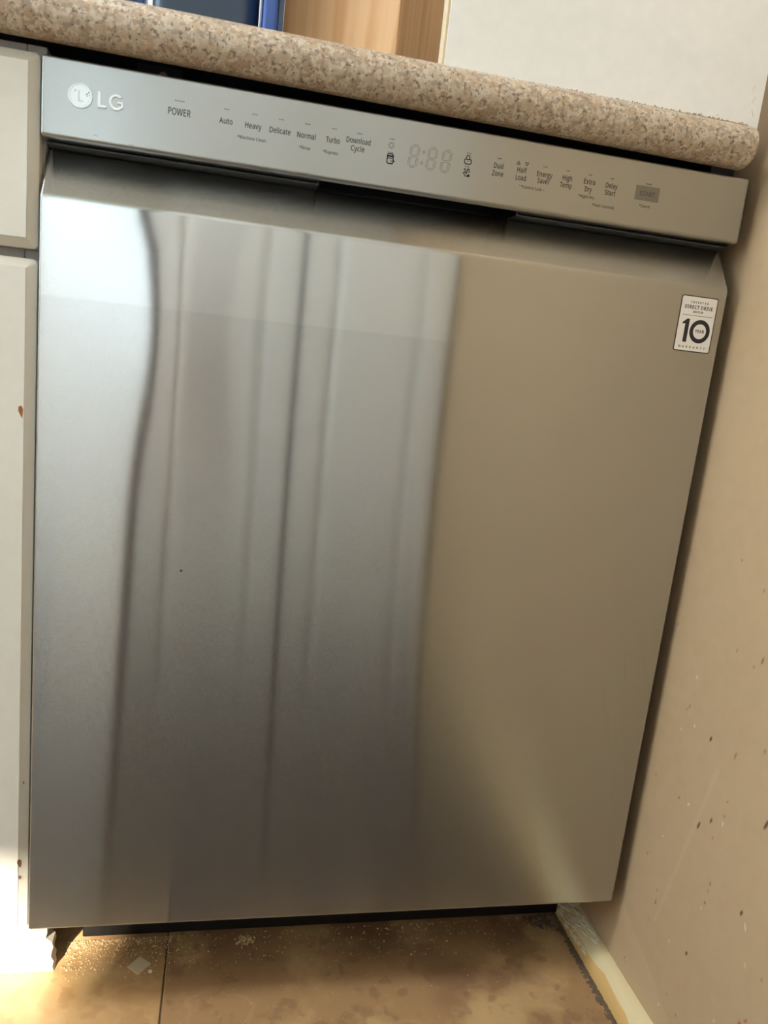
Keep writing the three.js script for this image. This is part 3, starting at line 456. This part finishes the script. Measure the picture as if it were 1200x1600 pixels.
// ------------------------------------------------------------------ litter on the floor
thing('paper_scrap', 'small square tan scrap lying by the floor tile joint', 'scrap', null, metres(new THREE.BoxGeometry(0.0175, 0.0012, 0.0165).rotateY(0.86)).translate(0.0985, FLOOR + 0.0008, -0.058), M.paper);
{
  const r = seeded(91);
  const bit = (x, z, s, m, name, label, cat, group) => { const g = new THREE.IcosahedronGeometry(s, 1), p = g.attributes.position; for (let i = 0; i < p.count; i++) { const n = 0.75 + 0.5 * noise(p.getX(i) / s * 2 + x * 900, p.getY(i) / s * 2 + p.getZ(i) / s * 2 + 5, 97, 3); p.setXYZ(i, p.getX(i) * n, p.getY(i) * n * 0.6, p.getZ(i) * n); } g.computeVertexNormals(); return thing(name, label, cat, group, metres(g).translate(x, FLOOR + s * 0.42, z), m); };
  bit(0.111, -0.049, 0.0022, M.plasterBit, 'plaster_chip', 'white chip just right of the square tan scrap', 'chip');
  const crumbs = [];
  const crumb = (x, z, s) => crumbs.push(new THREE.TetrahedronGeometry(s, 0).rotateX(r() * 6).rotateY(r() * 6).translate(x, FLOOR + s * 0.4, z));
  for (let i = 0; i < 900; i++) { const x = 0.02 + 0.11 * Math.pow(r(), 1.3), z = -0.098 + 0.06 * r() * r(); crumb(x, z, 0.0005 + 0.0011 * r() * r()); }
  for (let i = 0; i < 500; i++) { const x = 0.13 + 0.45 * r(), z = -0.098 + 0.05 * Math.pow(r(), 2); crumb(x, z, 0.0004 + 0.001 * r() * r()); }
  for (let i = 0; i < 400; i++) crumb(-0.08 + 0.68 * r(), -0.09 + 0.2 * r(), 0.0003 + 0.0006 * r());
  for (let i = 0; i < 120; i++) { const a = r() * 6.28, q = 0.012 * r(); crumb(0.21 + q * Math.cos(a), -0.086 + 0.7 * q * Math.sin(a), 0.0006 + 0.001 * r()); }
  const st = thing('crumbs', 'pale crumbs and grit strewn on the floor tiles before the black toe kick', 'crumbs', null, merge(crumbs), M.crumb); st.userData.kind = 'stuff';
  // dark dirt caked in the corner along the moulding
  const d = [];
  for (let i = 0; i < 900; i++) { const t = r(), z = -0.10 + 0.25 * t, s = 0.0007 + 0.0022 * r() * r(); d.push(new THREE.IcosahedronGeometry(s, 0).scale(1, 0.35, 1.4).rotateY(r() * 6).translate(XR - 0.0235 - 0.008 * r() * r(), FLOOR + s * 0.2, z)); }
  for (let i = 0; i < 260; i++) { const s = 0.001 + 0.003 * r() * r(); d.push(new THREE.IcosahedronGeometry(s, 0).scale(1, 0.3, 1.2).rotateY(r() * 6).translate(XR - 0.02 - 0.05 * r() * r(), FLOOR + s * 0.2, -0.1 + 0.03 * r() * r())); }
  const dd = thing('caked_dirt', 'dark dirt caked along the foot of the right-hand wooden moulding', 'dirt', null, merge(d), M.dust); dd.userData.kind = 'stuff';
  const w = [];
  for (let i = 0; i < 150; i++) { const s = 0.0012 + 0.003 * r() * r(), t = r(), a = 0.3 + 1.2 * r(), g = new THREE.IcosahedronGeometry(s, 1).scale(1.3, 0.5, 1.7).rotateZ(a - 1.57).rotateY(r() * 0.6); w.push(g.translate(XR - 0.0225 * Math.cos(a), FLOOR + 0.024 * Math.sin(a), -0.106 + 0.085 * t * (0.5 + 0.5 * r()))); }
  const ww = thing('crumbled_plaster', 'crumbling white plaster at the inner end of the wooden moulding', 'plaster', null, merge(w), M.plasterBit); ww.userData.kind = 'stuff';
}

// ------------------------------------------------------------------ the photographer, kneeling to the left of the cupboard, and the phone
function blob(bones, centre, half, res, k) {                              // smooth union of tapered capsules, meshed on a grid
  const mc = new MarchingCubes(res, M.skin, false, false, 120000), h = res / 2; mc.isolation = 0;
  const B = bones.map(([a, ra, b, rb]) => { b ??= a; rb ??= ra; const d = [0, 1, 2].map((i) => b[i] - a[i]); return [a, d, d[0] * d[0] + d[1] * d[1] + d[2] * d[2] || 1e-9, ra, rb]; });
  for (let z = 0; z < res; z++) for (let y = 0; y < res; y++) for (let x = 0; x < res; x++) {
    const p = [centre[0] + half * (x - h) / h, centre[1] + half * (y - h) / h, centre[2] + half * (z - h) / h]; let s = 0, near = 9;
    for (const [a, d, l, ra, rb] of B) { const q = [p[0] - a[0], p[1] - a[1], p[2] - a[2]], t = Math.max(0, Math.min(1, (q[0] * d[0] + q[1] * d[1] + q[2] * d[2]) / l)), v = Math.hypot(q[0] - t * d[0], q[1] - t * d[1], q[2] - t * d[2]) - ra - (rb - ra) * t; s += Math.exp(-v / k); near = Math.min(near, v); }
    mc.field[x + y * res + z * res * res] = s > 1e-30 && s < 1e30 ? k * Math.log(s) : -near;
  }
  mc.update();
  let g = new THREE.BufferGeometry(); g.setAttribute('position', new THREE.BufferAttribute(mc.positionArray.slice(0, mc.count * 3), 3));
  g = mergeVertices(g, 1e-5).scale(half, half, half).translate(...centre); g.computeVertexNormals();
  return metres(g);
}
{
  const toWorld = new THREE.Matrix4().compose(EYE, new THREE.Quaternion().setFromEuler(TURN), new THREE.Vector3(1, 1, 1));
  const w = (x, y, z) => new THREE.Vector3(x, y, z).applyMatrix4(toWorld).toArray();
  const phone = thing('phone', 'slim mauve phone held upright in front of the steel door', 'phone');
  phone.position.copy(EYE); phone.rotation.copy(TURN);
  part(phone, 'body', new RoundedBoxGeometry(0.073, 0.147, 0.008, 4, 0.0035).translate(-0.0155, -0.0315, 0.0085), std(0x5d4c52, 0.35));
  part(phone, 'screen', box(-0.050, 0.019, -0.102, 0.039, 0.0122, 0.0128, 0.0002), std(0x101216, 0.1));
  for (const [x, y] of [[0, 0], [0, 0.02], [-0.017, 0.01]]) part(phone, 'lens', new THREE.TorusGeometry(0.0062, 0.0014, 10, 28).translate(x, y, 0.0036), std(0x15171a, 0.2));
  const wrist = w(-0.128, -0.112, 0.036), elbow = [-0.235, 0.52, 0.80], shL = [-0.48, 0.70, 0.73], shR = [-0.53, 0.70, 1.08], elR = [-0.60, 0.42, 1.18], wrR = [-0.47, 0.215, 1.10];
  const hipL = [-0.63, 0.20, 0.86], hipR = [-0.63, 0.20, 1.03], kneeL = [-0.25, -0.035, 0.82], kneeR = [-0.26, -0.035, 1.04], anL = [-0.66, -0.045, 0.85], anR = [-0.67, -0.045, 1.04], toeL = [-0.80, -0.068, 0.86], toeR = [-0.81, -0.068, 1.05];
  const pel = [-0.63, 0.24, 0.945], waist = [-0.60, 0.42, 0.935], chest = [-0.54, 0.60, 0.91], neck = [-0.47, 0.78, 0.895], head = [-0.425, 0.90, 0.88];
  const fingers = [[-0.054, 0.0088], [-0.073, 0.009], [-0.0915, 0.0086], [-0.1085, 0.0076]].flatMap(([y, r], i) => { const e = [0.027, 0.03, 0.028, 0.018][i]; return [[w(-0.115, -0.1 + 0.004 * (1 - i), 0.03), 0.014, w(-0.066, y, 0.004), r + 0.0035], [w(-0.066, y, 0.004), r + 0.001, w(-0.026, y + 0.003, -0.0085), r], [w(-0.026, y + 0.003, -0.0085), r, w(0.008, y + 0.003, -0.0085), r - 0.0006], [w(0.008, y + 0.003, -0.0085), r - 0.0006, w(e, y + 0.002, 0.004), r - 0.0014]]; });
  const handL = [[wrist, 0.024, w(-0.104, -0.09, 0.022), 0.021], ...fingers, [w(-0.11, -0.095, 0.03), 0.016, w(-0.076, -0.062, 0.022), 0.0125], [w(-0.076, -0.062, 0.022), 0.0125, w(-0.064, -0.034, 0.018), 0.0105], [w(-0.064, -0.034, 0.018), 0.0105, w(-0.0605, -0.008, 0.014), 0.0085]];
  const hr = (x, y, z) => [wrR[0] + x, wrR[1] + y, wrR[2] + z];
  const handR = [[wrR, 0.024, hr(0.035, -0.03, -0.012), 0.021], ...[[-0.034, 0.075], [-0.012, 0.085], [0.010, 0.08], [0.030, 0.062]].flatMap(([o, l], i) => { const b = [0.075, -0.062, -0.018 + o], m = [0.075 + l * 0.5, -0.083 - 0.006 * (i % 2), -0.022 + o * 1.15], e = [0.075 + l * 0.86, -0.118, -0.024 + o * 1.2]; return [[hr(0.02, -0.018, -0.008 + o * 0.3), 0.017, hr(...b), 0.0115], [hr(...b), 0.0095, hr(...m), 0.0088], [hr(...m), 0.0088, hr(...e), 0.0072]]; }), [hr(0.03, -0.03, -0.025), 0.015, hr(0.055, -0.055, -0.062), 0.0105], [hr(0.055, -0.055, -0.062), 0.0105, hr(0.085, -0.078, -0.074), 0.0085]];
  const H = (x, y, z) => { const c = Math.cos(0.38), s = Math.sin(0.38); return [head[0] + x * c + z * s, head[1] + y, head[2] - x * s + z * c]; };  // x is the way the face looks
  const skull = [[H(-0.012, 0.045, 0), 0.078], [H(-0.03, 0.03, 0), 0.078], [H(0.02, 0.0, 0.0), 0.062, H(0.035, -0.055, 0), 0.045], [H(0.055, -0.085, 0), 0.018, H(0.06, -0.085, 0), 0.017], [H(0.068, 0.015, 0), 0.012, H(0.094, -0.02, 0), 0.0125], [H(0.06, 0.04, -0.03), 0.018, H(0.06, 0.04, 0.03), 0.018], [H(0.052, -0.015, -0.042), 0.022, H(0.052, -0.015, 0.042), 0.022], [H(0.077, -0.05, -0.016), 0.0075, H(0.077, -0.05, 0.016), 0.0075], [H(0.075, -0.06, -0.012), 0.008, H(0.075, -0.06, 0.012), 0.008], ...[-1, 1].map((s) => [H(-0.005, 0.018, 0.078 * s), 0.011, H(-0.002, -0.022, 0.074 * s), 0.008]), [H(-0.02, -0.05, 0), 0.05, neck, 0.055]];
  const bodyBones = [[neck, 0.055, head, 0.05], [neck, 0.055, chest, 0.12], [chest, 0.13, waist, 0.12], [waist, 0.12, pel, 0.135], [chest, 0.12, shL, 0.06], [chest, 0.12, shR, 0.06], [shL, 0.056, elbow, 0.042], [elbow, 0.042, wrist, 0.026], [shR, 0.056, elR, 0.042], [elR, 0.042, wrR, 0.026], [hipL, 0.09, kneeL, 0.056], [hipR, 0.09, kneeR, 0.056], [kneeL, 0.055, anL, 0.038], [kneeR, 0.055, anR, 0.038], [anL, 0.036, toeL, 0.026], [anR, 0.036, toeR, 0.026]];
  for (const q of [hipL, hipR, pel, waist, anL, anR, toeL, toeR]) q[0] -= 0.03;
  const mid = (a, b, t) => a.map((v, i) => v + (b[i] - v) * t), p = thing('person', 'kneeling person in a plum shirt and dark jeans holding up a mauve phone', 'person');
  const skinGeo = merge([blob(bodyBones, [-0.34, 0.42, 0.93], 0.62, 96, 0.016), blob(handL, w(-0.045, -0.06, 0.01), 0.115, 76, 0.003), blob(handR, hr(0.05, -0.05, -0.01), 0.115, 76, 0.003), blob(skull, head, 0.15, 80, 0.009)]);
  part(p, 'body', skinGeo, M.skin);
  part(p, 'shirt', blob([[mid(neck, chest, 0.25), 0.075, chest, 0.13], [chest, 0.14, waist, 0.13], [waist, 0.132, mid(waist, pel, 0.6), 0.142], [chest, 0.13, shL, 0.07], [chest, 0.13, shR, 0.07], [shL, 0.068, mid(shL, elbow, 0.62), 0.06], [shR, 0.068, mid(shR, elR, 0.62), 0.06]], [-0.5, 0.5, 0.92], 0.42, 70, 0.016), M.shirt);
  part(p, 'trousers', blob([[mid(waist, pel, 0.55), 0.128, pel, 0.145], [pel, 0.14, hipL, 0.1], [pel, 0.14, hipR, 0.1], [hipL, 0.1, kneeL, 0.064], [hipR, 0.1, kneeR, 0.064], [kneeL, 0.063, mid(kneeL, anL, 0.9), 0.05], [kneeR, 0.063, mid(kneeR, anR, 0.9), 0.05]], [-0.45, 0.1, 0.94], 0.42, 70, 0.014), M.jeans);
  for (const [a, t] of [[anL, toeL], [anR, toeR]]) part(p, 'shoe', blob([[a, 0.045, mid(a, t, 0.5), 0.04], [mid(a, t, 0.5), 0.038, t, 0.03]], mid(a, t, 0.5), 0.14, 40, 0.01), M.shoeDark);
  part(p, 'hair', blob([[H(-0.016, 0.055, 0), 0.083], [H(-0.04, 0.03, 0), 0.08], [H(-0.06, -0.02, 0), 0.05, H(-0.062, -0.06, 0), 0.04], [H(0.03, 0.098, -0.03), 0.022, H(0.03, 0.098, 0.03), 0.022]], head, 0.17, 56, 0.01), M.hair);
  for (const s of [-1, 1]) part(p, 'eye', new THREE.SphereGeometry(0.011, 16, 12).translate(...H(0.0725, 0.012, 0.03 * s)), M.eye);
}

renderer.render(scene, camera);
